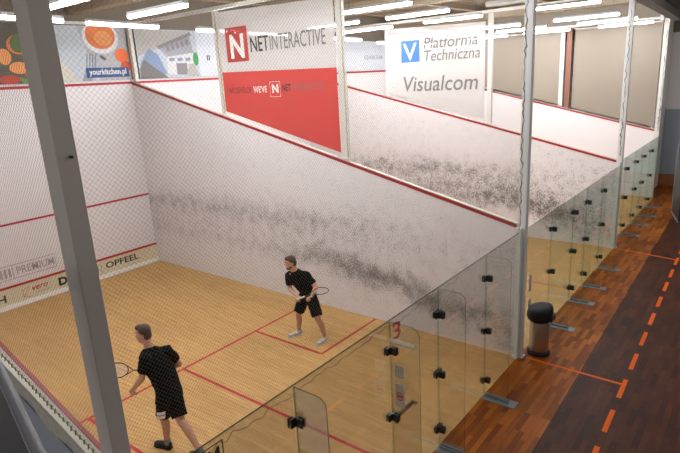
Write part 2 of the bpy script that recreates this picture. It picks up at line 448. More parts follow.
# ------------------------------------------------------------------ posts and rails
def post(x, y, z0, z1, wx, wy, m, label, cap=True):
    e = empty('steel_post', (x, y, z0))
    bm = NB(); box(bm, (-wx / 2, -wy / 2, 0), (wx / 2, wy / 2, z1 - z0), bev=.006); link('shaft', bm, m, e)
    bm = NB(); box(bm, (-wx / 2 - .02, -wy / 2 - .02, 0), (wx / 2 + .02, wy / 2 + .02, .01)); link('base_plate', bm, m, e)
    tag(e, label, 'post', 'posts holding the court nets')
    return e
TOP = 5.86
pl = post(-.065, -.005, 0, 6.05, .105, .15, 'paint_grey', 'nearest dark grey steel post, standing at the left corner in front of the court')
bm = NB(); tube(bm, [(-.052 + .066, -.0855 + .005, 4.12), (-.052 + .066, -.0855 - .01, 4.12)], .008, 8)
b = link('bolt', bm, 'hardware_black', pl); b.location = (-.0, 0, 0)
zt = lambda y: 2.2 + y * 2.44 / 9.75
post(6.46, 0, 0, TOP, .1, .125, 'paint_white', 'tall pale grey steel post standing right behind the black-lidded trash bin')
post(12.87, .03, 0, TOP, .1, .125, 'paint_white', 'pale steel post where the second and third glass walls meet')
post(19.13, .24, 0, 5.65, .13, .14, 'paint_cream', 'cream post at the far end of the glass walls beside the grey door')
post(6.45, 3.25, zt(3.25), TOP, .09, .13, 'paint_cream', 'cream post on the side wall at the right edge of the red and white banner')
post(6.45, 6.45, zt(6.45), TOP, .09, .11, 'paint_cream', 'cream post on the side wall at the left edge of the red and white banner')
post(6.45, 9.62, zt(9.62), TOP, .09, .1, 'paint_cream', 'cream corner post beside the dark blue food banner label')
post(12.86, 3.3, zt(3.3), TOP - .05, .09, .12, 'paint_cream', 'cream post at the right edge of the blue-logo banner')
post(12.86, 6.5, zt(6.5), TOP - .05, .09, .11, 'paint_cream', 'cream post at the left edge of the blue-logo banner')
post(19.13, 3.35, zt(3.35), 5.62, .09, .14, 'paint_cream', 'thin cream post between beige shades, left of the rust brown strip')
def rail(pts, r, label):
    bm = NB()
    a, b = V(pts[0]), V(pts[1]); d, n, u = frame_of(b - a)
    prism(bm, [a - n * r - u * r, a + n * r - u * r, a + n * r + u * r, a - n * r + u * r], b - a)
    o = link('header_rail', bm, 'paint_cream'); return tag(o, label, 'rail', 'rails along the tops of the nets')
rail([(6.45, .1, TOP + .05), (6.45, 9.7, TOP + .05)], .035, 'cream rail above the red and white banner and the nearest side wall')
rail([(12.86, .12, TOP - .0), (12.86, 9.7, TOP - .0)], .035, 'cream rail above the blue-logo banner and the second side wall')
rail([(19.13, .35, 5.68), (19.13, 9.7, 5.68)], .035, 'cream rail above the beige shades of the farthest side wall')
rail([(.1, 9.68, TOP + .05), (6.35, 9.68, TOP + .05)], .03, 'pale rail above the food banner on the front wall')

# corridor beam
e = empty('steel_beam', (10, -.6, 5.5))
bm = NB(); a = V((-3, -.17, 0)); dd = V((11.2, .62, 0)); n = V((-.055, 1, 0)).normalized()
for w, z0, z1 in ((.11, 0, .025), (.02, .025, .26), (.11, .26, .285)):
    prism(bm, [a - n * w + V((0, 0, z0)), a + n * w + V((0, 0, z0)), a + n * w + V((0, 0, z1)), a - n * w + V((0, 0, z1))], dd)
link('flange', bm, 'beam_grey', e)
bm = NB(); tube(bm, [(7.0, .1, .2), (7.0, .1, .5), (7.0, -.35, .5), (7.0, -.35, .2)], .02, 8); tube(bm, [(7.0, .1, .5), (7.0, .1, 1.1)], .02, 8)
link('clamp', bm, 'paint_white', e)
tag(e, 'dark grey steel beam running over the corridor at the top right', 'beam')

# ------------------------------------------------------------------ nets
def net_lines(bm, poly, pitch, r, to3):
    """crossing diagonal cords clipped to a convex polygon in (u, v)"""
    us = [p[0] for p in poly]; vs = [p[1] for p in poly]; n = len(poly)
    for sgn in (1, -1):
        lo = min(u - sgn * v for u, v in poly); hi = max(u - sgn * v for u, v in poly)
        c = lo + pitch * .5
        while c < hi:
            hits = []
            for i in range(n):
                (u0, v0), (u1, v1) = poly[i], poly[(i + 1) % n]
                f0, f1 = u0 - sgn * v0 - c, u1 - sgn * v1 - c
                if (f0 < 0) != (f1 < 0):
                    t = f0 / (f0 - f1); hits.append((u0 + (u1 - u0) * t, v0 + (v1 - v0) * t))
            if len(hits) == 2:
                tube(bm, [to3(*hits[0]), to3(*hits[1])], r, 3, caps=False)
            c += pitch
PITCH = .031
e = empty('court_net', (3.2, 0, 2.05))
bm = NB(); net_lines(bm, [(-3.17, 0.03), (3.17, 0.03), (3.17, 3.84), (-3.17, 3.84)], PITCH, .00065, lambda u, v: (u, 0, v))
link('mesh', bm, 'net_cord', e)
bm = NB(); tube(bm, [(-3.17, 0, .025), (3.17, 0, .025)], .006, 6); link('edge_rope', bm, 'net_rope', e)
bm = NB(); tube(bm, [(-3.17, 0, 3.84), (3.17, 0, 3.84)], .008, 6); link('edge_rope', bm, 'net_rope', e)
bm = NB()
pts = [(-3.0 + i * .07, -.02 + random.uniform(-.01, .01), -.02 + random.uniform(-.035, .025)) for i in range(60)]
tube(bm, pts, .0025, 5); link('loose_cord', bm, 'net_rope', e)
bm = NB(); pts = [(3.12 + random.uniform(-.018, .018), random.uniform(-.02, .02), .06 + i * .055) for i in range(66)]
tube(bm, pts, [random.uniform(.003, .012) for _ in pts], 6); link('gathered_edge', bm, 'net_gather', e)
tag(e, 'diamond mesh net hanging between the nearest grey post and the post behind the trash bin', 'net')
e = empty('court_net', (-.075, 0, 2.2))
zb = lambda y: .03 + y * 2.44 / 9.75
bm = NB(); net_lines(bm, [(.1, zb(.1)), (9.7, zb(9.7)), (9.7, 3.7), (.1, 3.7)], PITCH, .00065, lambda u, v: (0, u, v))
link('mesh', bm, 'net_cord', e)
bm = NB(); tube(bm, [(0, .1, zb(.1)), (0, 9.7, zb(9.7))], .0065, 6); link('edge_rope', bm, 'net_rope_pale', e)
bm = NB()
for i in range(190):
    y = .12 + i * .05; j = random.uniform(-.004, .004)
    tube(bm, [(-.010 + j, y - .014, zb(y - .014) - .006), (0, y, zb(y) + .006), (.007, y + .014, zb(y + .014) - .002)], [.004, .0065, .004], 6)
lc = link('lacing', bm, 'net_rope', e); lc['kind'] = 'stuff'
bm = NB()
rows = []
for i in range(120):
    y = .1 + i * .08; t = zb(y)
    rows.append([bm.verts.new((-.035 - .012 * math.sin(i * .9) * k / 4, y, t - .015 - .038 * k)) for k in range(5)])
for a, b in zip(rows, rows[1:]):
    for k in range(4): bm.faces.new((a[k], b[k], b[k + 1], a[k + 1]))
sk = link('net_skirt', bm, 'skirt_mesh', e, True); sm = sk.modifiers.new('t', 'SOLIDIFY'); sm.thickness = .004
tag(e, 'diamond mesh net with laced dark rope along the red-edged wall at bottom left', 'net')
for x, y, z0, z1, lb in ((12.76, .02, 2.3, 5.6, 'bunched dark net cord hanging beside the second court post'),
                         (19.02, .2, 2.2, 5.4, 'thin bunched net cord hanging by the cream far end post')):
    bm = NB(); n = int((z1 - z0) / .06)
    pts = [(x + random.uniform(-.025, .025) * (1.6 if i < 14 else .7), y + random.uniform(-.02, .02), z0 + i * .06) for i in range(n)]
    tube(bm, pts, [random.uniform(.003, .012) * (1.5 if i < 14 else 1) for i in range(n)], 6)
    tag(link('bunched_rope', bm, 'net_gather'), lb, 'rope')
for y, zz, lb in ((3.25 - .09, zt(3.2), 'yellowish rope tied down the right side of the banner post'), (6.45 - .08, zt(6.4), 'yellowish rope tied down the left banner post')):
    bm = NB(); n = 58
    pts = [(6.37 + random.uniform(-.006, .006), y + random.uniform(-.01, .01), zz + .03 + i * (TOP - zz - .05) / n) for i in range(n)]
    tube(bm, pts, [random.uniform(.006, .013) for _ in pts], 6)
    tag(link('net_rope', bm, 'net_rope_pale'), lb, 'rope')

# ------------------------------------------------------------------ banners
def bpoly(name, pts, m, parent, to3, off):
    bm = NB(); prism(bm, [to3(*p) for p in pts], off); return link(name, bm, m, parent)
# red and white banner on the plane x = 6.4
e = empty('advertising_banner', (6.38, 4.85, 3.1))
X = 0.
f3 = lambda y, z: (X, y - 4.85, z - 3.1)
zbt = lambda y: 2.29 + y * 2.44 / 9.75
def red_top(y): return 4.60 + (y - 3.36) * .02
bpoly('upper_sheet', [(3.32, red_top(3.32)), (6.33, red_top(6.33)), (6.33, 5.82), (3.32, 5.74)], 'banner_mesh_white', e, f3, (.004, 0, 0))
bpoly('lower_sheet', [(3.32, zbt(3.32)), (6.33, zbt(6.33)), (6.33, red_top(6.33)), (3.32, red_top(3.32))], 'banner_mesh_red', e, f3, (.004, 0, 0))
bpoly('logo_square', [(5.49, 4.84), (6.12, 4.84), (6.12, 5.50), (5.49, 5.50)], 'banner_mesh_red', e, f3, (-.003, 0, 0))
PX = -.0045
text('lettering', 'N', 'sticker_white', e, (PX, 6.02 - 4.85, 4.93 - 3.1), FACE_W, .60, .40, .022)
text('lettering', 'NET', 'ink_black', e, (PX, 5.43 - 4.85, 5.0 - 3.1), FACE_W, .40, .50, .004)
text('lettering', 'INTERACTIVE', 'ink_dim', e, (PX, 4.90 - 4.85, 5.0 - 3.1), FACE_W, .40, 1.36, 0)
text('lettering', 'WE DEVELOP.', 'ink_black', e, (PX, 6.18 - 4.85, 4.23 - 3.1), FACE_W, .17, .70, -.001)
text('lettering', "WE'VE", 'sticker_white', e, (PX, 5.44 - 4.85, 4.23 - 3.1), FACE_W, .17, .38, .003)
text('lettering', 'N', 'sticker_white', e, (PX, 4.93 - 4.85, 4.22 - 3.1), FACE_W, .21, .17, .010)
text('lettering', 'NET', 'ink_black', e, (PX, 4.66 - 4.85, 4.24 - 3.1), FACE_W, .17, .22, .003)
text('lettering', 'INTERACTIVE', 'ink_dim', e, (PX, 4.42 - 4.85, 4.24 - 3.1), FACE_W, .17, .78, -.001)
bm = NB(); tube(bm, [f3(y, z) for y, z in ((4.98, 4.14), (4.98, 4.42), (4.71, 4.42), (4.71, 4.14))], .007, 6, closed=True); link('logo_frame', bm, 'sticker_white', e)
tag(e, 'white and red mesh advertising banner with an N logo above the nearest side wall', 'banner')
# blue-logo banner on the plane x = 12.8
e = empty('advertising_banner', (12.79, 4.9, 3.0))
f3 = lambda y, z: (0, y - 4.9, z - 3.0)
bpoly('sheet', [(3.42, zbt(3.42)), (6.42, zbt(6.42)), (6.42, 5.70), (3.42, 5.62)], 'banner_mesh_white', e, f3, (.004, 0, 0))
bpoly('logo_square', [(5.38, 4.74), (5.98, 4.74), (5.98, 5.33), (5.38, 5.33)], mat('logo_blue', (.04, .18, .52), .6), e, f3, (-.003, 0, 0))
text('lettering', 'V', 'sticker_white', e, (PX, 5.90 - 4.9, 4.80 - 3), FACE_W, .66, .44, .006)
text('lettering', 'Platforma', 'ink_dim', e, (PX, 5.27 - 4.9, 5.08 - 3), FACE_W, .42, 1.62, .002, shear=.15)
text('lettering', 'Techniczna', 'ink_dim', e, (PX, 5.27 - 4.9, 4.74 - 3), FACE_W, .42, 1.68, .002, shear=.15)
text('lettering', 'Visualcom', 'ink_dim', e, (PX, 5.98 - 4.9, 3.93 - 3), FACE_W, .60, 2.32, .004, shear=.15)
tag(e, 'white banner with a blue square V logo above the second side wall', 'banner')
# food banner on the front wall
e = empty('advertising_banner', (4.9, 9.70, 4.66))
f3 = lambda x, z: (x - 4.9, 0, z - 4.66)
def col(n, c): return mat(n, c, .6, noise=.12, nscale=14)
bpoly('sheet', [(.1, 4.66), (6.38, 4.66), (6.38, 5.86), (.1, 5.86)], col('print_table', (.42, .42, .43)), e, f3, (0, .01, 0))
def ell(cx, cz, a, b, n=28, rot=0):
    out = []
    for k in range(n):
        t = 2 * math.pi * k / n; u, v = a * math.cos(t), b * math.sin(t)
        out.append((cx + u * math.cos(rot) - v * math.sin(rot), min(5.855, max(4.665, cz + u * math.sin(rot) + v * math.cos(rot)))))
    return out
lay = [0]
def pr(name, pts, c):
    lay[0] += 1
    bpoly(name, pts, c, e, lambda x, z: (x - 4.9, -.0006 * lay[0], z - 4.66), (0, -.0006, 0))
pr('printed_plate', [(2.6, 4.665), (4.72, 4.665), (4.55, 5.2), (4.3, 5.86), (2.6, 5.86)], col('print_dark', (.10, .095, .07)))
pr('printed_cloth', [(4.45, 5.855), (5.2, 5.855), (5.42, 5.1), (5.6, 4.665), (4.9, 4.665), (4.62, 5.2)], col('print_cloth', (.50, .55, .58)))
pr('printed_napkin', [(4.62, 5.2), (4.8, 5.1), (5.02, 4.7), (5.0, 4.665), (4.65, 4.665)], col('print_cream', (.62, .58, .48)))
pr('printed_bowl', ell(5.74, 5.62, .44, .36), 'print_white')
pr('printed_soup', ell(5.74, 5.66, .36, .30), col('print_orange', (.72, .20, .05)))
pr('printed_soup', ell(5.80, 5.60, .22, .16), col('print_amber', (.78, .32, .10)))
pr('printed_tomato', ell(6.20, 5.22, .17, .16), col('print_tomato', (.75, .14, .02)))
pr('printed_tomato', ell(6.28, 4.98, .14, .12), col('print_tomato2', (.60, .08, .03)))
pr('printed_leaf', ell(5.72, 5.17, .09, .035, rot=-.6), col('print_grey', (.10, .10, .10)))
for k in range(4):
    x0 = 5.32 + k * .068
    pr('printed_fork', [(x0 - .06, 4.86), (x0 - .03, 4.86), (x0 + .045, 5.26), (x0 + .02, 5.26)], col('print_silver', (.20, .21, .24)))
pr('printed_fork', [(5.14, 4.665), (5.38, 4.665), (5.50, 4.9), (5.25, 4.9)], col('print_silver2', (.30, .31, .36)))
pr('printed_label', [(5.26, 4.73), (6.33, 4.73), (6.33, 4.95), (5.26, 4.95)], col('print_navy', (.03, .07, .22)))
for x, z, a, b, c, r in ((3.95, 5.45, .27, .2, 'print_orange', .2), (3.93, 5.47, .2, .17, 'print_leaf', .9), (4.32, 5.2, .12, .28, 'print_toast', .6), (4.36, 5.18, .07, .2, 'print_rust', .6),
                      (3.85, 4.98, .2, .12, 'print_amber', 0), (4.15, 4.86, .22, .13, 'print_red', .1), (3.9, 4.72, .12, .05, 'print_leaf2', -.5), (3.6, 5.2, .13, .16, 'print_amber', 0),
                      (3.62, 4.75, .2, .09, 'print_red', 0), (4.45, 4.78, .12, .09, 'print_leaf', .4), (3.3, 5.4, .25, .2, 'print_leaf2', 0), (3.2, 4.95, .25, .2, 'print_orange', 0), (4.02, 5.03, .08, .04, 'print_cream', .3)):
    cc = {'print_leaf': (.10, .17, .05), 'print_leaf2': (.16, .26, .07), 'print_toast': (.55, .36, .2), 'print_rust': (.42, .16, .07), 'print_red': (.50, .06, .03)}.get(c)
    if cc: col(c, cc)
    pr('printed_vegetable', ell(x, z, a, b, rot=r), c)
text('lettering', 'yourkitchen.pl', 'sticker_white', e, (5.33 - 4.9, -.0006 * (lay[0] + 2), 4.80 - 4.66), FACE_S, .18, .93, .004)
tag(e, 'food print banner with an orange soup bowl, fork and navy web address strip', 'banner')
# building banner, second court
e = empty('advertising_banner', (7.7, 9.70, 4.66)); lay[0] = 0
def pr(name, pts, c):
    lay[0] += 1
    bpoly(name, pts, c, e, lambda x, z: (x - 7.7, -.0006 * lay[0], z - 4.66), (0, -.0006, 0))
bpoly('sheet', [(6.62, 4.66), (9.6, 4.66), (9.6, 5.84), (6.62, 5.84)], col('print_sky', (.46, .50, .55)), e, lambda x, z: (x - 7.7, 0, z - 4.66), (0, .01, 0))
pr('printed_sky', [(6.64, 5.2), (7.3, 5.4), (8.3, 5.82), (6.64, 5.82)], col('print_haze', (.40, .38, .35)))
col('print_lake2', (.22, .27, .36))
pr('printed_building', [(7.25, 5.40), (8.22, 5.72), (8.32, 5.26), (7.50, 5.15)], col('print_wall', (.32, .32, .35)))
pr('printed_building', [(7.45, 4.76), (8.24, 4.70), (8.30, 5.28), (7.46, 5.18)], col('print_pale', (.62, .60, .60)))
pr('printed_entrance', [(7.72, 4.74), (8.06, 4.72), (8.06, 5.02), (7.72, 5.02)], col('print_dim', (.22, .21, .22)))
for k in range(5): pr('printed_window', [(7.5 + k * .15, 5.30 + k * .04), (7.59 + k * .15, 5.32 + k * .04), (7.56 + k * .15, 5.46 + k * .045), (7.46 + k * .15, 5.43 + k * .045)], 'print_dim')
pr('printed_roof', [(7.20, 5.44), (8.26, 5.80), (8.30, 5.72), (7.25, 5.36)], 'print_dim')
pr('printed_path', [(8.0, 4.70), (8.42, 4.67), (8.30, 5.0), (8.12, 5.0)], 'print_haze')
for k in range(3): pr('printed_window', [(7.52 + k * .25, 5.07), (7.68 + k * .25, 5.08), (7.68 + k * .25, 5.16), (7.52 + k * .25, 5.15)], 'print_lake2')
pr('printed_lake', [(6.66, 5.0), (6.95, 5.38), (7.2, 5.25), (7.42, 4.75), (7.0, 4.78)], col('print_lake', (.20, .27, .42)))
pr('printed_road', [(6.64, 4.90), (6.78, 5.12), (7.44, 4.67), (6.64, 4.665)], col('print_road', (.16, .15, .14)))
pr('printed_tree', ell(8.36, 5.12, .09, .17), col('print_green', (.04, .30, .08)))
pr('printed_panel', [(8.46, 4.665), (9.58, 4.665), (9.58, 5.82), (8.42, 5.82)], col('print_white2', (.60, .63, .68)))
text('lettering', 'II', 'ink_black', e, (8.72 - 7.7, -.0006 * (lay[0] + 2), 5.08 - 4.66), FACE_S, .2, .1, .004)
tag(e, 'banner printed with a pale building and blue lake beside the front corner', 'banner')
bm = NB(); box(bm, (-1.9, 0, 0), (3.3, .01, 1.05)); e = link('advertising_banner', bm, 'print_white2'); e.location = (15.4, 9.70, 4.64)
text('lettering', 'SQUASH TEAM', 'ink_grey', e, (.75, -.002, .40), FACE_S, .2, 1.2, .002)
tag(e, 'pale blue banner with small grey lettering, left of the blue-logo banner', 'banner')

# beige shades above the farthest wall
def shade(y0, y1, z1, label):
    ym = (y0 + y1) / 2; e = empty('roller_shade', (19.16, ym, zt(y0)))
    bm = NB(); n = 24
    front, back = [], []
    prism(bm, [(0, y0 - ym, zt(y0) - zt(y0) + .03), (0, y1 - ym, zt(y1) - zt(y0) + .03), (0, y1 - ym, z1 - zt(y0)), (0, y0 - ym, z1 - zt(y0))], (.006, 0, 0))
    link('fabric', bm, 'shade_beige', e)
    bm = NB(); tube(bm, [(0, y0 - ym, z1 - zt(y0)), (0, y1 - ym, z1 - zt(y0))], .03, 10); link('roller', bm, 'paint_cream', e)
    tag(e, label, 'shade', 'beige shades above the farthest wall')
shade(.36, 2.98, 5.58, 'wide beige shade nearest to the corridor, above the farthest side wall')
shade(3.44, 6.5, 5.58, 'beige shade left of the thin cream post, above the farthest side wall')
shade(6.6, 9.6, 5.58, 'beige shade behind the blue-logo banner at the front wall end')
bm = NB(); box(bm, (19.1, 3.05, zt(3.05) - 0), (19.16, 3.22, 5.6)); tag(link('rust_brown_strip', bm, 'paint_rust'), 'rust brown vertical strip between two beige shades', 'strip')

# ------------------------------------------------------------------ glass walls
def glass_panel(x0, x1, y, m, label, root, kind='glass_pane', z0=.012, z1=2.06):
    w = (x1 - x0) / 2 - .004
    bm = NB(); box(bm, (-w, -.006, 0), (w, .006, z1 - z0)); bm.normal_update()
    for f in bm.faces: f.material_index = 0 if abs(f.normal.y) > .5 else 1
    e = link(kind, bm, [m, 'glass_rim'], root); e.location = ((x0 + x1) / 2 - root.location.x, 0, z0); e['label'] = label
    return e
def clampset(e, z, both):
    """square clamp plates: one on the wall pane, one on the fin"""
    h = .042
    bm = NB()
    for q in ((-1, 1) if both else (-1,)):
        box(bm, (q * .040 - .030, -.014, z - h), (q * .040 + .030, .001, z + h), bev=.004)
        box(bm, (q * .040 - .030, .015, z - h), (q * .040 + .030, .030, z + h), bev=.004)
    box(bm, (-.022, -.085, z - h), (-.007, -.017, z + h), bev=.004); box(bm, (.007, -.085, z - h), (.022, -.017, z + h), bev=.004)
    tube(bm, [(0, -.014, z - h * .8), (0, -.014, z + h * .8)], .015, 10)
    return link('clamp', bm, 'hardware_black', e)
def fin(x, y, m, label, root, both=False, zs=(.25, 1.0, 1.76)):
    d = .34; r = .09; top = 2.07
    pts = [(0, -.006, .012), (0, -d, .012), (0, -d, top - r)]
    for k in range(1, 6):
        t = math.pi / 2 * k / 6; pts.append((0, -d + r - r * math.cos(t), top - r + r * math.sin(t)))
    pts += [(0, -d + r, top), (0, -.006, top)]
    bm = NB(); prism(bm, [(-.006, p[1], p[2]) for p in pts], (.012, 0, 0)); bm.normal_update()
    for f in bm.faces: f.material_index = 0 if abs(f.normal.x) > .5 else 1
    e = link('glass_fin', bm, [m, 'glass_rim_dark'], root); e.location = (x - root.location.x, -.008, 0); e['label'] = label
    for z in zs: clampset(e, z, both)
    bm = NB(); box(bm, (-.11, -.47, 0), (.07, -.005, .008), bev=.002)
    for k in (-.38, -.12): tube(bm, [(-.065, k, .006), (-.065, k, .012)], .012, 8); tube(bm, [(.04, k, .006), (.04, k, .012)], .012, 8)
    box(bm, (-.03, -.36, .008), (-.007, -.03, .03)); box(bm, (.007, -.36, .008), (.03, -.03, .03))
    link('floor_plate', bm, 'plate_steel', e)
    return e
def partition(y, xs, xf, m, both, label):
    root = empty('glass_partition', ((xs[0] + xs[-1]) / 2, y, 0))
    names = ['leftmost pane', 'second pane', 'narrow door pane', 'pane right of the door', 'rightmost pane']
    ps = [glass_panel(xs[i], xs[i + 1], y, m, names[i], root, 'glass_door' if i == 2 else 'glass_pane') for i in range(5)]
    fs = [fin(x, y, m, n, root, bt) for x, bt, n in zip(xf, both, ('first support fin', 'fin left of the door', 'fin right of the door', 'last support fin'))]
    tag(root, label, 'glass wall', 'glass back walls of the courts')
    return ps, fs
ps, fs = partition(0, [0.0, 1.4, 2.8, 3.8, 5.13, 6.32], (1.4, 2.8, 3.8, 5.13), 'glass_clear', (0, 0, 1, 0), 'nearest clear glass back wall, its door marked with a red number 3')
g = ps[2]
text('lettering', '3', 'ink_red', g, (-.46, -.0075, 1.82), FACE_S, .26, .145, .003)
bm = NB(); box(bm, (-.47, -.05, .88), (-.43, -.007, 1.0), bev=.004); box(bm, (-.43, -.03, .915), (-.12, -.010, .975), bev=.004); tube(bm, [(-.12, -.02, .95), (-.12, -.08, .95)], .018, 10)
link('door_lock', bm, 'hardware_black', g)
g = ps[0]; bm = NB(); ox = -.7
for a, b, c, d in ((.02, 1.875, .67, 1.882), (.02, 2.03, .67, 2.037), (.02, 1.875, .027, 2.037), (.663, 1.875, .67, 2.037)): box(bm, (a + ox, -.009, b - .012), (c + ox, -.0065, d - .012))
link('sticker_frame', bm, 'ink_black', g)
text('lettering', 'PREMIUM', 'ink_black', g, (.05 + ox, -.009, 1.895), FACE_S, .14, .58, .005)
f = fs[1]
bm = NB(); box(bm, (-.012, -.29, 1.86), (-.0075, -.01, 1.895)); link('white_strip', bm, 'sticker_white', f)
bm = NB(); box(bm, (-.009, -.16, 1.48), (-.0065, -.055, 1.61)); link('notice', bm, 'sticker_grey', f)
text('lettering', 'INFO', 'ink_grey', f, (-.0092, -.065, 1.55), FACE_W, .035, .08)
bm = NB(); box(bm, (-.009, -.16, 1.14), (-.0065, -.055, 1.40)); link('notice', bm, 'sticker_grey', f)
bm = NB(); tube(bm, [(-.0095, -.108 + .035 * math.cos(t), 1.27 + .045 * math.sin(t)) for t in (k * math.pi / 6 for k in range(12))], .006, 5, closed=True)
box(bm, (-.011, -.135, 1.26), (-.0095, -.08, 1.28)); link('notice_symbol', bm, 'ink_red', f)
ps, fs = partition(0, [6.54, 7.82, 9.1, 10.0, 11.25, 12.73], (7.82, 9.1, 10.0, 11.25), 'glass_green', (0, 1, 1, 0), 'green tinted glass back wall starting behind the trash bin')
for a, b in ((.95, 1.22), (.62, .82)):
    bm = NB(); box(bm, (-.38, -.009, a), (-.28, -.0065, b)); link('notice', bm, 'sticker_grey', ps[0])
partition(.13, [12.95, 14.15, 15.35, 16.4, 17.6, 19.0], (14.15, 15.35, 16.4, 17.6), 'glass_green', (0, 0, 0, 0), 'farthest green tinted glass back wall, ending beside the cream end post')

# ------------------------------------------------------------------ trash bin
e = empty('trash_bin', (6.725, -.225, 0))
def lathe(bm, prof, seg=28, sx=1, sy=1):
    rings = [[bm.verts.new((r * math.cos(2 * math.pi * k / seg) * sx, r * math.sin(2 * math.pi * k / seg) * sy, z)) for k in range(seg)] for r, z in prof]
    for A, B in zip(rings, rings[1:]):
        for k in range(seg): bm.faces.new((A[k], A[(k + 1) % seg], B[(k + 1) % seg], B[k]))
    bm.faces.new(rings[0][::-1]); bm.faces.new(rings[-1])
bm = NB(); lathe(bm, [(.148, .05), (.152, .06), (.152, .62), (.15, .625)]); link('body', bm, 'brushed_steel', e, True)
bm = NB(); lathe(bm, [(.172, 0), (.178, .01), (.176, .04), (.158, .07), (.15, .07)]); link('base', bm, 'rubber', e, True)
bm = NB()
lathe(bm, [(.150, .56), (.190, .60), (.200, .66), (.196, .74), (.178, .79), (.10, .81), (.03, .815)], sx=1, sy=1)
for v in bm.verts:
    if v.co.z > .7: v.co.z += -v.co.y * .16 + v.co.x * .12
lid = link('lid', bm, 'rubber', e, True)
bm = NB(); box(bm, (-.09, -.215, .60), (.09, -.185, .70), bev=.01); link('flap', bm, 'hardware_black', lid)
tag(e, 'round steel trash bin with a black domed lid beside the glass wall post', 'trash bin')

# dark panel on the corridor floor, far right
e = empty('folding_screen', (17.15, -.66, 0))
bm = NB(); prism(bm, [(0, 0, .02), (-1.2, -.32, .02), (-1.2, -.32, 2.0), (0, 0, 2.0)], (.0, .02, 0)); link('panel', bm, 'screen_black', e)
bm = NB(); box(bm, (-.015, -.015, 0), (.02, .035, 2.05), bev=.004); prism(bm, [(0, 0, 0), (-1.2, -.32, 0), (-1.2, -.32, .03), (0, 0, .03)], (0, .03, 0)); link('frame', bm, 'rail_tube', e)
tag(e, 'black upright panel with a pale metal edge standing on the corridor floor', 'screen')

# ------------------------------------------------------------------ gallery railing at bottom left
e = empty('gallery_railing', (-.9, -1.3, 3.75))
def rb(bm, a, b, w, h, z=0):
    a = V((*a, z)); b = V((*b, z)); d = (b - a).normalized(); n = V((-d.y, d.x, 0)) * w / 2
    prism(bm, [a - n, b - n, b + n, a + n], (0, 0, h))
dr = V((-.21, -.98)).normalized()
def rp(t, s): p = V((.012, .0)) + dr * t + V((-.98, .21)).normalized() * s; return (p.x, p.y)
bm = NB(); tube(bm, [(*rp(-1.2, 0.013), .0), (*rp(2.6, .013), .0)], .0115, 10); link('outer_tube', bm, 'rail_tube', e, True)
bm = NB(); rb(bm, rp(-1.2, .080), rp(2.6, .080), .104, .012, -.008); link('top_board', bm, 'rail_board', e)
bm = NB(); rb(bm, rp(-1.2, .139), rp(2.6, .139), .010, .014, -.006); rb(bm, rp(-1.2, .205), rp(2.6, .205), .11, .012, -.03); link('inner_edge', bm, 'rail_tube', e)
bm = NB(); rb(bm, rp(-1.2, .205), rp(2.6, .205), .112, .012, -.016); rb(bm, rp(-1.2, .08), rp(2.6, .08), .02, .9, -.92); link('infill_panel', bm, 'rail_board', e)
tag(e, 'black topped gallery railing with a grey tube at the bottom left corner', 'railing')

# ------------------------------------------------------------------ tube lights
def make_light():
    e = empty('tube_light', (0, 0, 0))
    bm = NB(); box(bm, (-.048, -.745, .025), (.048, .745, .075), bev=.006); link('housing', bm, 'housing', e)
    bm = NB(); prism(bm, [(-.042, -.735, .025), (-.036, -.735, -.008), (-.018, -.735, -.022), (.018, -.735, -.022), (.036, -.735, -.008), (.042, -.735, .025)], (0, 1.47, 0)); link('diffuser', bm, 'tube_warm', e)
    for s in (-1, 1):
        bm = NB(); tube(bm, [(0, s * .6, .08), (0, s * .6, 1.0)], .004, 5); link('hanger', bm, 'wire', e)
    return e
proto = make_light(); cool_mesh = {}
used = [0]
def place_light(x, y, z, alongx, label, cool=False, skew=0., off=False):
    if used[0] == 0: o = proto; kids = list(proto.children)
    else:
        o = proto.copy(); COL.objects.link(o); kids = []
        for ch in list(proto.children):
            c = ch.copy(); COL.objects.link(c); c.parent = o; kids.append(c)
    used[0] += 1
    o.location = (x, y, z); o.rotation_euler = (0, 0, (math.pi / 2 if alongx else 0) + skew)
    for c in kids:
        if c.name.startswith('diffuser') and (cool or off):
            k = 'cool' if cool else 'off'
            if k not in cool_mesh:
                mm = c.data.copy(); mm.materials.clear(); mm.materials.append(M['tube_cool'] if cool else M['paint_cream']); cool_mesh[k] = mm
            c.data = cool_mesh[k]
    tag(o, label, 'light', 'hanging fluorescent tube lights')
# nearest court
place_light(3.99, 4.88, 5.55, False, 'hanging tube light pointing at the camera above the food banner, right of the near post', True)
place_light(4.42, 6.50, 5.52, True, 'hanging tube light across the top of the orange soup bowl print', True, .12)
place_light(2.40, 4.60, 5.52, False, 'hanging tube light beside the top of the near grey post', True)
place_light(2.38, 6.00, 5.5, True, 'hanging tube light crossing behind the near grey post above the vegetables', True, .12)
for x, y, nm in ((1.0, 2.2, 'left row'), (3.6, 1.9, 'middle row'), (5.6, 1.4, 'right row')):  # unseen tube lights added to brighten the back half of this court
    place_light(x, y, 5.62, False, 'added unseen tube light high above the back half of the nearest court, ' + nm, True)
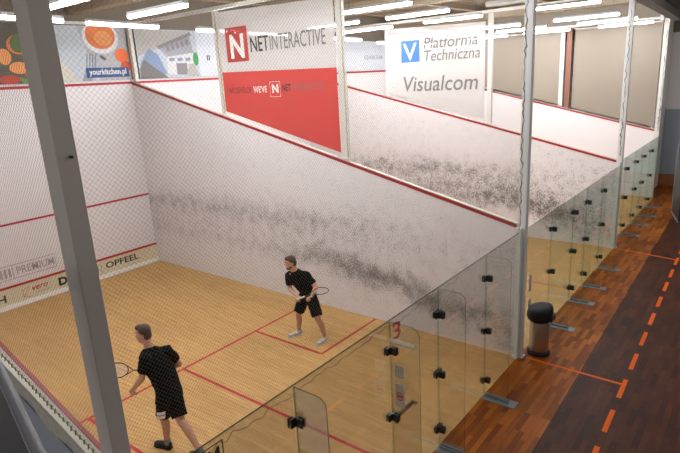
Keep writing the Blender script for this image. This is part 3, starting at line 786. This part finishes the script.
# second court
for x, y, nm in ((7.4, .9, 'left row, nearest the glass'), (7.46, 3.19, 'left row, in the middle'), (9.33, 1.15, 'middle row, nearest the glass, unlit'), (9.25, 3.39, 'middle row, in the middle'), (9.2, 5.6, 'middle row, toward the front wall'),
                 (11.08, 1.0, 'right row, nearest the glass'), (11.08, 3.5, 'right row, in the middle'), (11.11, 5.94, 'right row, toward the front wall')):
    place_light(x, y, 5.6, False, 'tube light of the second court, ' + nm, off='unlit' in nm)
place_light(7.15, 7.1, 5.55, True, 'cross tube light left of the N logo, near the building banner', True, .12)
place_light(9.0, 7.5, 5.57, True, 'cross tube light showing through the N logo banner', True, .1)
place_light(11.75, 7.1, 5.46, True, 'cross tube light just right of the N logo banner', False, .12)
# unseen tube lights added to brighten corridor and gallery, above and behind the viewer
place_light(-5.0, -.6, 5.3, False, 'added unseen tube light over the gallery, left of the near grey post')
for x, nm in ((3.6, 'first along the corridor'), (10, 'second along the corridor'), (16, 'last along the corridor')):
    place_light(x, -4.0, 5.6, False, 'added unseen tube light over the corridor, ' + nm)
# third court
for x, nm in ((13.45, 'left'), (15.5, 'middle'), (17.75, 'right')):
    for y, pn in ((1.15, 'nearest the glass'), (3.5, 'in the middle of the court'), (5.55, 'toward the front wall')):
        place_light(x, y, 5.5, False, 'tube light of the third court, %s row, %s' % (nm, pn))
place_light(14.9, 7.7, 5.45, True, 'cross tube light showing through the V logo banner')
place_light(17.2, 7.7, 5.45, True, 'cross tube light farthest toward the front of the third court')

# ------------------------------------------------------------------ people
def hand(bm, wrist, d, nrm, curl, thumb_side, s=1.0):
    """palm + four unequal fingers + thumb; d = finger direction, nrm = palm normal (the way fingers curl)"""
    d = V(d).normalized(); nrm = (V(nrm) - V(nrm).project(d)).normalized(); side = d.cross(nrm).normalized() * thumb_side
    w = V(wrist)
    blob(bm, w + d * .045 * s, (d * .052 * s, side * .040 * s, nrm * .017 * s), 12, 8)
    for i, (o, l) in enumerate(((.030, .040), (.011, .044), (-.009, .041), (-.028, .032))):
        b = w + d * .082 * s + side * o * s
        p = b; a = 0
        for k, (fr, r) in enumerate(((1., .0095), (.75, .0085), (.6, .0078))):
            a += curl * (.7 + .3 * k) ; dirv = d * math.cos(a) + nrm * math.sin(a)
            q = p + dirv * l * fr * s; capsule(bm, p, r * s, q, (r - .0006) * s, 8); p = q
    b = w + d * .025 * s + side * .032 * s
    m = b + (side * .7 + d * .6 + nrm * .35).normalized() * .04 * s
    capsule(bm, b, .013 * s, m, .011 * s, 8)
    capsule(bm, m, .011 * s, m + (d * .8 + nrm * .6 * min(1, curl) - side * .1).normalized() * .032 * s, .009 * s, 8)

def shoe(bm, heel, toe, w=.048, h=.085):
    heel, toe = V(heel), V(toe); d = (toe - heel).normalized(); sd = d.cross(V((0, 0, 1))).normalized(); up = sd.cross(d)
    if up.z < 0: up = -up
    L = (toe - heel).length
    blob(bm, heel + d * L * .18 + up * .045, (d * L * .22, sd * w * .85, up * .045), 14, 10)
    blob(bm, heel + d * L * .45 + up * .035, (d * L * .34, sd * w * .88, up * .040), 14, 10)
    blob(bm, heel + d * L * .74 + up * .028, (d * L * .27, sd * w, up * .030), 14, 10)
    blob(bm, heel + d * L * .16 + up * .075, (d * .045, sd * .04, up * .03), 12, 8)
def sole(bm, heel, toe, w=.05):
    heel, toe = V(heel), V(toe); d = (toe - heel).normalized(); sd = d.cross(V((0, 0, 1))).normalized(); up = sd.cross(d)
    if up.z < 0: up = -up
    L = (toe - heel).length; pts = []
    for u, s in ((0, .55), (.08, .85), (.3, .8), (.55, .85), (.75, 1.0), (.92, .8), (1.0, .4)): pts.append((u, s))
    poly = [heel + d * (u * L) + sd * (s * w) for u, s in pts] + [heel + d * (u * L) - sd * (s * w) for u, s in reversed(pts)]
    prism(bm, poly, up * .018)

def person(J, name_label, face_dir, body_f, opts):
    P = {k: V(v) for k, v in J.items()}
    root = empty('person', (P['pelvis'].x, P['pelvis'].y, 0)); off = -V(root.location)
    P = {k: v + off for k, v in P.items()}
    F = V((*body_f, 0)).normalized()
    up = (P['neck'] - P['pelvis']).normalized(); Ls = (P['shL'] - P['shR']).normalized()
    Hl = (P['hiL'] - P['hiR']).normalized()
    Fc = Ls.cross(up).normalized()
    if Fc.dot(F) < 0: Fc = -Fc
    Fp = Hl.cross(V((0, 0, 1))).normalized()
    if Fp.dot(F) < 0: Fp = -Fp
    # ---- body
    bm = NB()
    blob(bm, P['chest'], (Ls * .155, up * .17, Fc * .105)); blob(bm, P['spine'], (Ls * .135, up * .15, Fc * .095))
    blob(bm, P['pelvis'], (Hl * .155, V((0, 0, .12)), Fp * .11))
    capsule(bm, P['chest'] + up * .08, .07, P['neck'] + up * .03, .053)
    head = P['head']; hu = (P['htop'] - P['head']).normalized(); hf = V(face_dir).normalized(); hf = (hf - hf.project(hu)).normalized(); hs = hu.cross(hf).normalized()
    capsule(bm, P['neck'] - up * .02, .056, head - hu * .05 - hf * .02, .055)
    blob(bm, head + hu * .015 - hf * .012, (hs * .074, hf * .092, hu * .100), 20, 14)
    blob(bm, head - hu * .055 + hf * .022, (hs * .056, hf * .062, hu * .058), 16, 12)
    blob(bm, head - hu * .095 + hf * .055, (hs * .026, hf * .026, hu * .020), 12, 8)
    capsule(bm, head + hf * .080 + hu * .022, .008, head + hf * .098 - hu * .018, .013, 8)
    for s in (-1, 1):
        blob(bm, head + hs * s * .076 - hf * .012 - hu * .005, (hs * .010, hf * .018, hu * .030), 10, 8)
        blob(bm, head + hs * s * .042 + hf * .052 - hu * .02, (hs * .022, hf * .02, hu * .022), 10, 8)
    blob(bm, head + hf * .075 + hu * .032, (hs * .048, hf * .012, hu * .010), 12, 8)
    blob(bm, head + hf * .080 - hu * .050, (hs * .022, hf * .010, hu * .009), 10, 8)
    for s, q in ((1, 'L'), (-1, 'R')):
        sh, el, wr = P['sh' + q], P['el' + q], P['wr' + q]
        blob(bm, sh, (V((.062, 0, 0)), V((0, .062, 0)), V((0, 0, .06))))
        capsule(bm, sh, .052, el, .039); capsule(bm, el, .041, el.lerp(wr, .35), .040); capsule(bm, el.lerp(wr, .3), .040, wr, .026)
        hd, hn, cl, ts = opts['hand' + q]
        hand(bm, wr, hd, hn, cl, ts)
        hi, kn, an = P['hi' + q], P['kn' + q], P['an' + q]
        capsule(bm, hi, .088, hi.lerp(kn, .5), .074); capsule(bm, hi.lerp(kn, .5), .074, kn, .054)
        bk = -F * .018
        capsule(bm, kn, .053, kn.lerp(an, .3) + bk, .056); capsule(bm, kn.lerp(an, .3) + bk, .056, kn.lerp(an, .65) + bk * .4, .043); capsule(bm, kn.lerp(an, .6), .043, an, .034)
        hl, to = P['hl' + q], P['to' + q]
        capsule(bm, an, .034, hl.lerp(to, .25) + V((0, 0, .04)), .033); capsule(bm, hl.lerp(to, .2) + V((0, 0, .04)), .03, hl.lerp(to, .8) + V((0, 0, .03)), .024)
    body = fuse('body', bm, 'skin', root, .0065, 3)
    # ---- hair
    bm = NB()
    blob(bm, head + hu * .044 - hf * .030, (hs * .078, hf * .080, hu * .080), 20, 14)
    blob(bm, head + hu * .088 + hf * .026, (hs * .058, hf * .052, hu * .034), 16, 12)
    blob(bm, head - hu * .01 - hf * .055, (hs * .066, hf * .052, hu * .070), 16, 12)
    fuse('hair', bm, 'hair_brown', root, .006, 2)
    bm = NB()
    for s in (-1, 1): blob(bm, head + hs * s * .031 + hf * .078 + hu * .008, (hs * .012, hf * .008, hu * .006), 10, 8)
    ey = link('eyes', bm, 'print_white', root, True)
    bm = NB()
    for s in (-1, 1): blob(bm, head + hs * s * .031 + hf * .0835 + hu * .008, (hs * .005, hf * .004, hu * .005), 8, 6)
    link('pupils', bm, 'ink_black', ey, True)
    bm = NB()
    for s in (-1, 1): blob(bm, head + hs * s * .032 + hf * .084 + hu * .030, (hs * .019, hf * .005, hu * .004), 10, 6)
    link('eyebrows', bm, 'hair_brown', root, True)
    bm = NB(); blob(bm, head + hf * .088 - hu * .050, (hs * .020, hf * .004, hu * .004), 10, 6); link('mouth', bm, mat('lips', (.35, .12, .09), .5), root, True)
    if opts.get('beard'):
        bm = NB(); blob(bm, head - hu * .085 + hf * .045, (hs * .050, hf * .050, hu * .036), 14, 10); blob(bm, head - hu * .062 + hf * .02, (hs * .062, hf * .05, hu * .035), 14, 10)
        fuse('beard', bm, mat('beard_brown', (.13, .065, .04), .8, noise=.2, nscale=80), root, .006, 1)
    # ---- shirt
    bm = NB()
    hem = opts.get('hem', .10)
    n0 = P['neck'] - up * .025; c0 = P['chest']; s0 = P['spine']; p0 = P['pelvis'] + V((0, 0, .02)); h0 = P['pelvis'] - V((0, 0, hem))
    wd = opts.get('wide', 1.); Ls_, Hl_ = Ls, Hl; Ls, Hl = Ls * wd, Hl * wd
    loft(bm, [(n0 + up * .01, Ls * .070, Fc * .066), (n0 - up * .02, Ls * .11, Fc * .082), (c0 + up * .09, Ls * .165, Fc * .105), (c0, Ls * .178, Fc * .125), (s0.lerp(c0, .4), Ls * .170, Fc * .122), (s0, Ls * .160, Fc * .118),
              (p0, Hl * .172, Fp * .128), (h0, Hl * .188, Fp * .140)], 24)
    Ls, Hl = Ls_, Hl_
    for q in 'LR':
        sh, el = P['sh' + q], P['el' + q]; d, a, b = frame_of(el - sh)
        sd = Ls if q == 'L' else -Ls
        capsule(bm, c0 + up * .10 + sd * .07, .062, sh, .069, 14)
        loft(bm, [(sh - d * .03, a * .068, b * .068), (sh.lerp(el, .3), a * .064, b * .064), (sh.lerp(el, .70), a * .065, b * .065)], 16)
    # soft folds
    sh_o = fuse('shirt', bm, 'cloth_black', root, .008, 4)
    t = D.textures.new('folds', 'CLOUDS'); t.noise_scale = .11; t.noise_depth = 2
    dm = sh_o.modifiers.new('folds', 'DISPLACE'); dm.texture = t; dm.strength = .022; dm.mid_level = .5
    # ---- shorts
    bm = NB()
    blob(bm, P['pelvis'] + V((0, 0, -.02)), (Hl * .168, V((0, 0, .13)), Fp * .125))
    for q in 'LR':
        hi, kn = P['hi' + q], P['kn' + q]; d, a, b = frame_of(kn - hi)
        e_ = opts.get('short', .82)
        loft(bm, [(hi - d * .06, a * .100, b * .100), (hi.lerp(kn, .25), a * .103, b * .103), (hi.lerp(kn, e_), a * .098, b * .098)], 18)
    so = fuse('shorts', bm, 'cloth_black', root, .008, 4)
    dm = so.modifiers.new('folds', 'DISPLACE'); dm.texture = t; dm.strength = .016; dm.mid_level = .5
    if opts.get('patch'):
        hi, kn = P['hiL'], P['knL']; d, a, b = frame_of(kn - hi)
        # white slanted mark on the outside of the left leg, wrapped on the cloth
        bm = NB(); c = hi.lerp(kn, .60); out = V(opts['patch']).normalized(); out = (out - out.project(d)).normalized(); tn = d.cross(out)
        for k0 in (0, 1):
            g = []
            for i in range(6):
                th = -.62 + i * .2 + k0 * .0
                for j, hh in ((0, -.05), (1, .05)):
                    g.append(bm.verts.new(c + (out * math.cos(th) + tn * math.sin(th)) * .109 + d * (hh * .55 + k0 * .075 + th * .06 - .02)))
            for i in range(5): bm.faces.new((g[2 * i], g[2 * i + 1], g[2 * i + 3], g[2 * i + 2]))
        pt = link('white_mark', bm, 'print_white', so); sm = pt.modifiers.new('s', 'SOLIDIFY'); sm.thickness = .004
    # ---- shoes and socks
    for q in 'LR':
        hl, to = P['hl' + q], P['to' + q]
        bm = NB(); shoe(bm, hl + V((0, 0, .012)), to + V((0, 0, .012))); s_ = fuse('shoe', bm, opts['shoe'], root, .006, 2)
        bm = NB(); sole(bm, hl, to); link('sole', bm, opts['sole'], s_)
        an, kn = P['an' + q], P['kn' + q]; d, a, b = frame_of(kn - an)
        bm = NB(); loft(bm, [(an - d * .03, a * .045, b * .045), (an + d * .0, a * .043, b * .043), (an + d * opts['sock_h'], a * .042, b * .042)], 14); link('sock', bm, opts['sock'], root, True)
    tag(root, name_label, 'person')
    return root

A = dict(pelvis=(5.125, 3.22, .865), spine=(5.07, 3.27, 1.02), chest=(5.01, 3.325, 1.165), neck=(4.965, 3.355, 1.33), head=(4.925, 3.39, 1.455), htop=(4.905, 3.40, 1.565),
         shL=(5.03, 3.135, 1.245), elL=(5.055, 2.96, 1.05), wrL=(4.885, 2.925, .955), shR=(4.975, 3.505, 1.185), elR=(4.945, 3.47, .955), wrR=(4.862, 3.235, .90),
         hiL=(5.10, 3.13, .83), knL=(5.02, 2.93, .485), anL=(5.175, 2.935, .10), hlL=(5.215, 2.93, 0), toL=(4.965, 2.965, 0),
         hiR=(5.14, 3.31, .81), knR=(5.045, 3.42, .46), anR=(5.12, 3.50, .10), hlR=(5.17, 3.475, 0), toR=(4.93, 3.60, 0))
gA0, gA1 = V((4.80, 3.17, .885)), V((4.84, 2.53, 1.19))
dA = (gA1 - gA0).normalized()
person(A, 'dark haired bearded player in black shirt, shorts and pale shoes, crouching by the side wall', (-.72, .66, .05), (-.93, .25),
       dict(handL=((-.7, -.05, .1), (.1, -.35, -1), 1.15, -1), handR=((-.55, -.55, -.05), (.3, -.1, -1), 1.15, 1), shoe='shoe_pale', sole='shoe_sole', sock='sock', sock_h=.02, beard=True, hem=.03, short=.86))
B = dict(pelvis=(1.915, 2.685, .86), spine=(1.895, 2.71, 1.04), chest=(1.865, 2.775, 1.235), neck=(1.838, 2.83, 1.435), head=(1.815, 2.885, 1.590), htop=(1.812, 2.90, 1.715),
         shL=(1.70, 2.72, 1.365), elL=(1.665, 2.80, 1.10), wrL=(1.635, 2.98, .905), shR=(2.02, 2.75, 1.315), elR=(2.145, 2.74, 1.075), wrR=(2.06, 2.99, .985),
         hiL=(1.835, 2.65, .82), knL=(1.865, 2.80, .46), anL=(1.86, 2.79, .10), hlL=(1.872, 2.745, 0), toL=(1.80, 3.0, 0),
         hiR=(1.985, 2.71, .80), knR=(1.93, 2.54, .47), anR=(1.955, 2.24, .13), hlR=(1.965, 2.195, .05), toR=(1.92, 2.44, 0))
person(B, 'player in black shirt and black shoes seen from behind, beside the near grey post', (-.45, .88, -.08), (-.15, .98),
       dict(handL=((-.1, .6, -.75), (.6, .3, -.2), .35, 1), handR=((-.45, .8, -.35), (-.5, -.2, -.9), 1.1, -1), shoe='rubber', sole='rubber', sock='sock_grey', sock_h=.05, hem=.14, short=.88, wide=1.14, patch=(-1, -.55, 0)))

def racket(g0, g1, nrm, m_frame, m_grip, label):
    g0, g1 = V(g0), V(g1); e = empty('squash_racket', g0); d = (g1 - g0).normalized(); L = (g1 - g0).length
    n = V(nrm); n = (n - n.project(d)).normalized(); s = d.cross(n)
    bm = NB(); tube(bm, [(0, 0, 0), d * .18], [.016, .015], 10); link('grip', bm, m_grip, e, True)
    hc = d * (L - .15); a, b = .155, .095
    bm = NB(); tube(bm, [d * .18, d * .30], .008, 8)
    tube(bm, [d * .30, d * .345 + s * .03, hc - d * .12 + s * .062], .006, 8); tube(bm, [d * .30, d * .345 - s * .03, hc - d * .12 - s * .062], .006, 8)
    tube(bm, [hc + d * a * math.cos(t) + s * b * math.sin(t) for t in (2 * math.pi * k / 36 for k in range(36))], .0068, 8, closed=True)
    link('frame', bm, m_frame, e, True)
    bm = NB()
    for k in range(-6, 7):
        v = k * .0135; h = a * math.sqrt(max(0, 1 - (v / b) ** 2)); tube(bm, [hc + s * v - d * h, hc + s * v + d * h], .0012, 4)
    for k in range(-9, 10):
        v = k * .0155; h = b * math.sqrt(max(0, 1 - (v / a) ** 2)); tube(bm, [hc + d * v - s * h, hc + d * v + s * h], .0012, 4)
    link('strings', bm, 'string', e)
    tag(e, label, 'racket')
racket(gA0, gA1, (.75, .2, .7), 'racket_dark', 'racket_pale', 'squash racket with pale yellow shaft held by the bearded player at the side wall')
racket((2.01, 3.10, .945), (1.70, 3.70, .90), (-.55, -.5, .45), 'racket_dark', 'racket_dark', 'black squash racket held out by the player seen from behind')

# ------------------------------------------------------------------ world, camera
sc = bpy.context.scene
w = D.worlds.new('World'); sc.world = w; w.use_nodes = True
bg = w.node_tree.nodes['Background']; bg.inputs[0].default_value = (.55, .5, .45, 1); bg.inputs[1].default_value = .12
cam = D.cameras.new('Camera'); co = D.objects.new('Camera', cam); COL.objects.link(co); sc.camera = co
R = V((0.6158934918, -0.7859474687, -0.0544222676)); U = V((0.2397436629, 0.1211717112, 0.9632447210)); Fw = V((0.7504653109, 0.6063034853, -0.2630547933))
mx = Matrix(((R.x, U.x, -Fw.x, -1.3226403), (R.y, U.y, -Fw.y, -2.7819141), (R.z, U.z, -Fw.z, 4.4221294), (0, 0, 0, 1)))
co.matrix_world = mx
cam.sensor_width = 36; cam.lens = 544.538 * 36 / 680; cam.clip_start = .05; cam.clip_end = 100
sc.cycles.transparent_max_bounces = 64
vs = sc.view_settings
vs.view_transform = 'Standard'; vs.look = 'None'; vs.gamma = 1; vs.use_curve_mapping = False; vs.exposure = 2.2
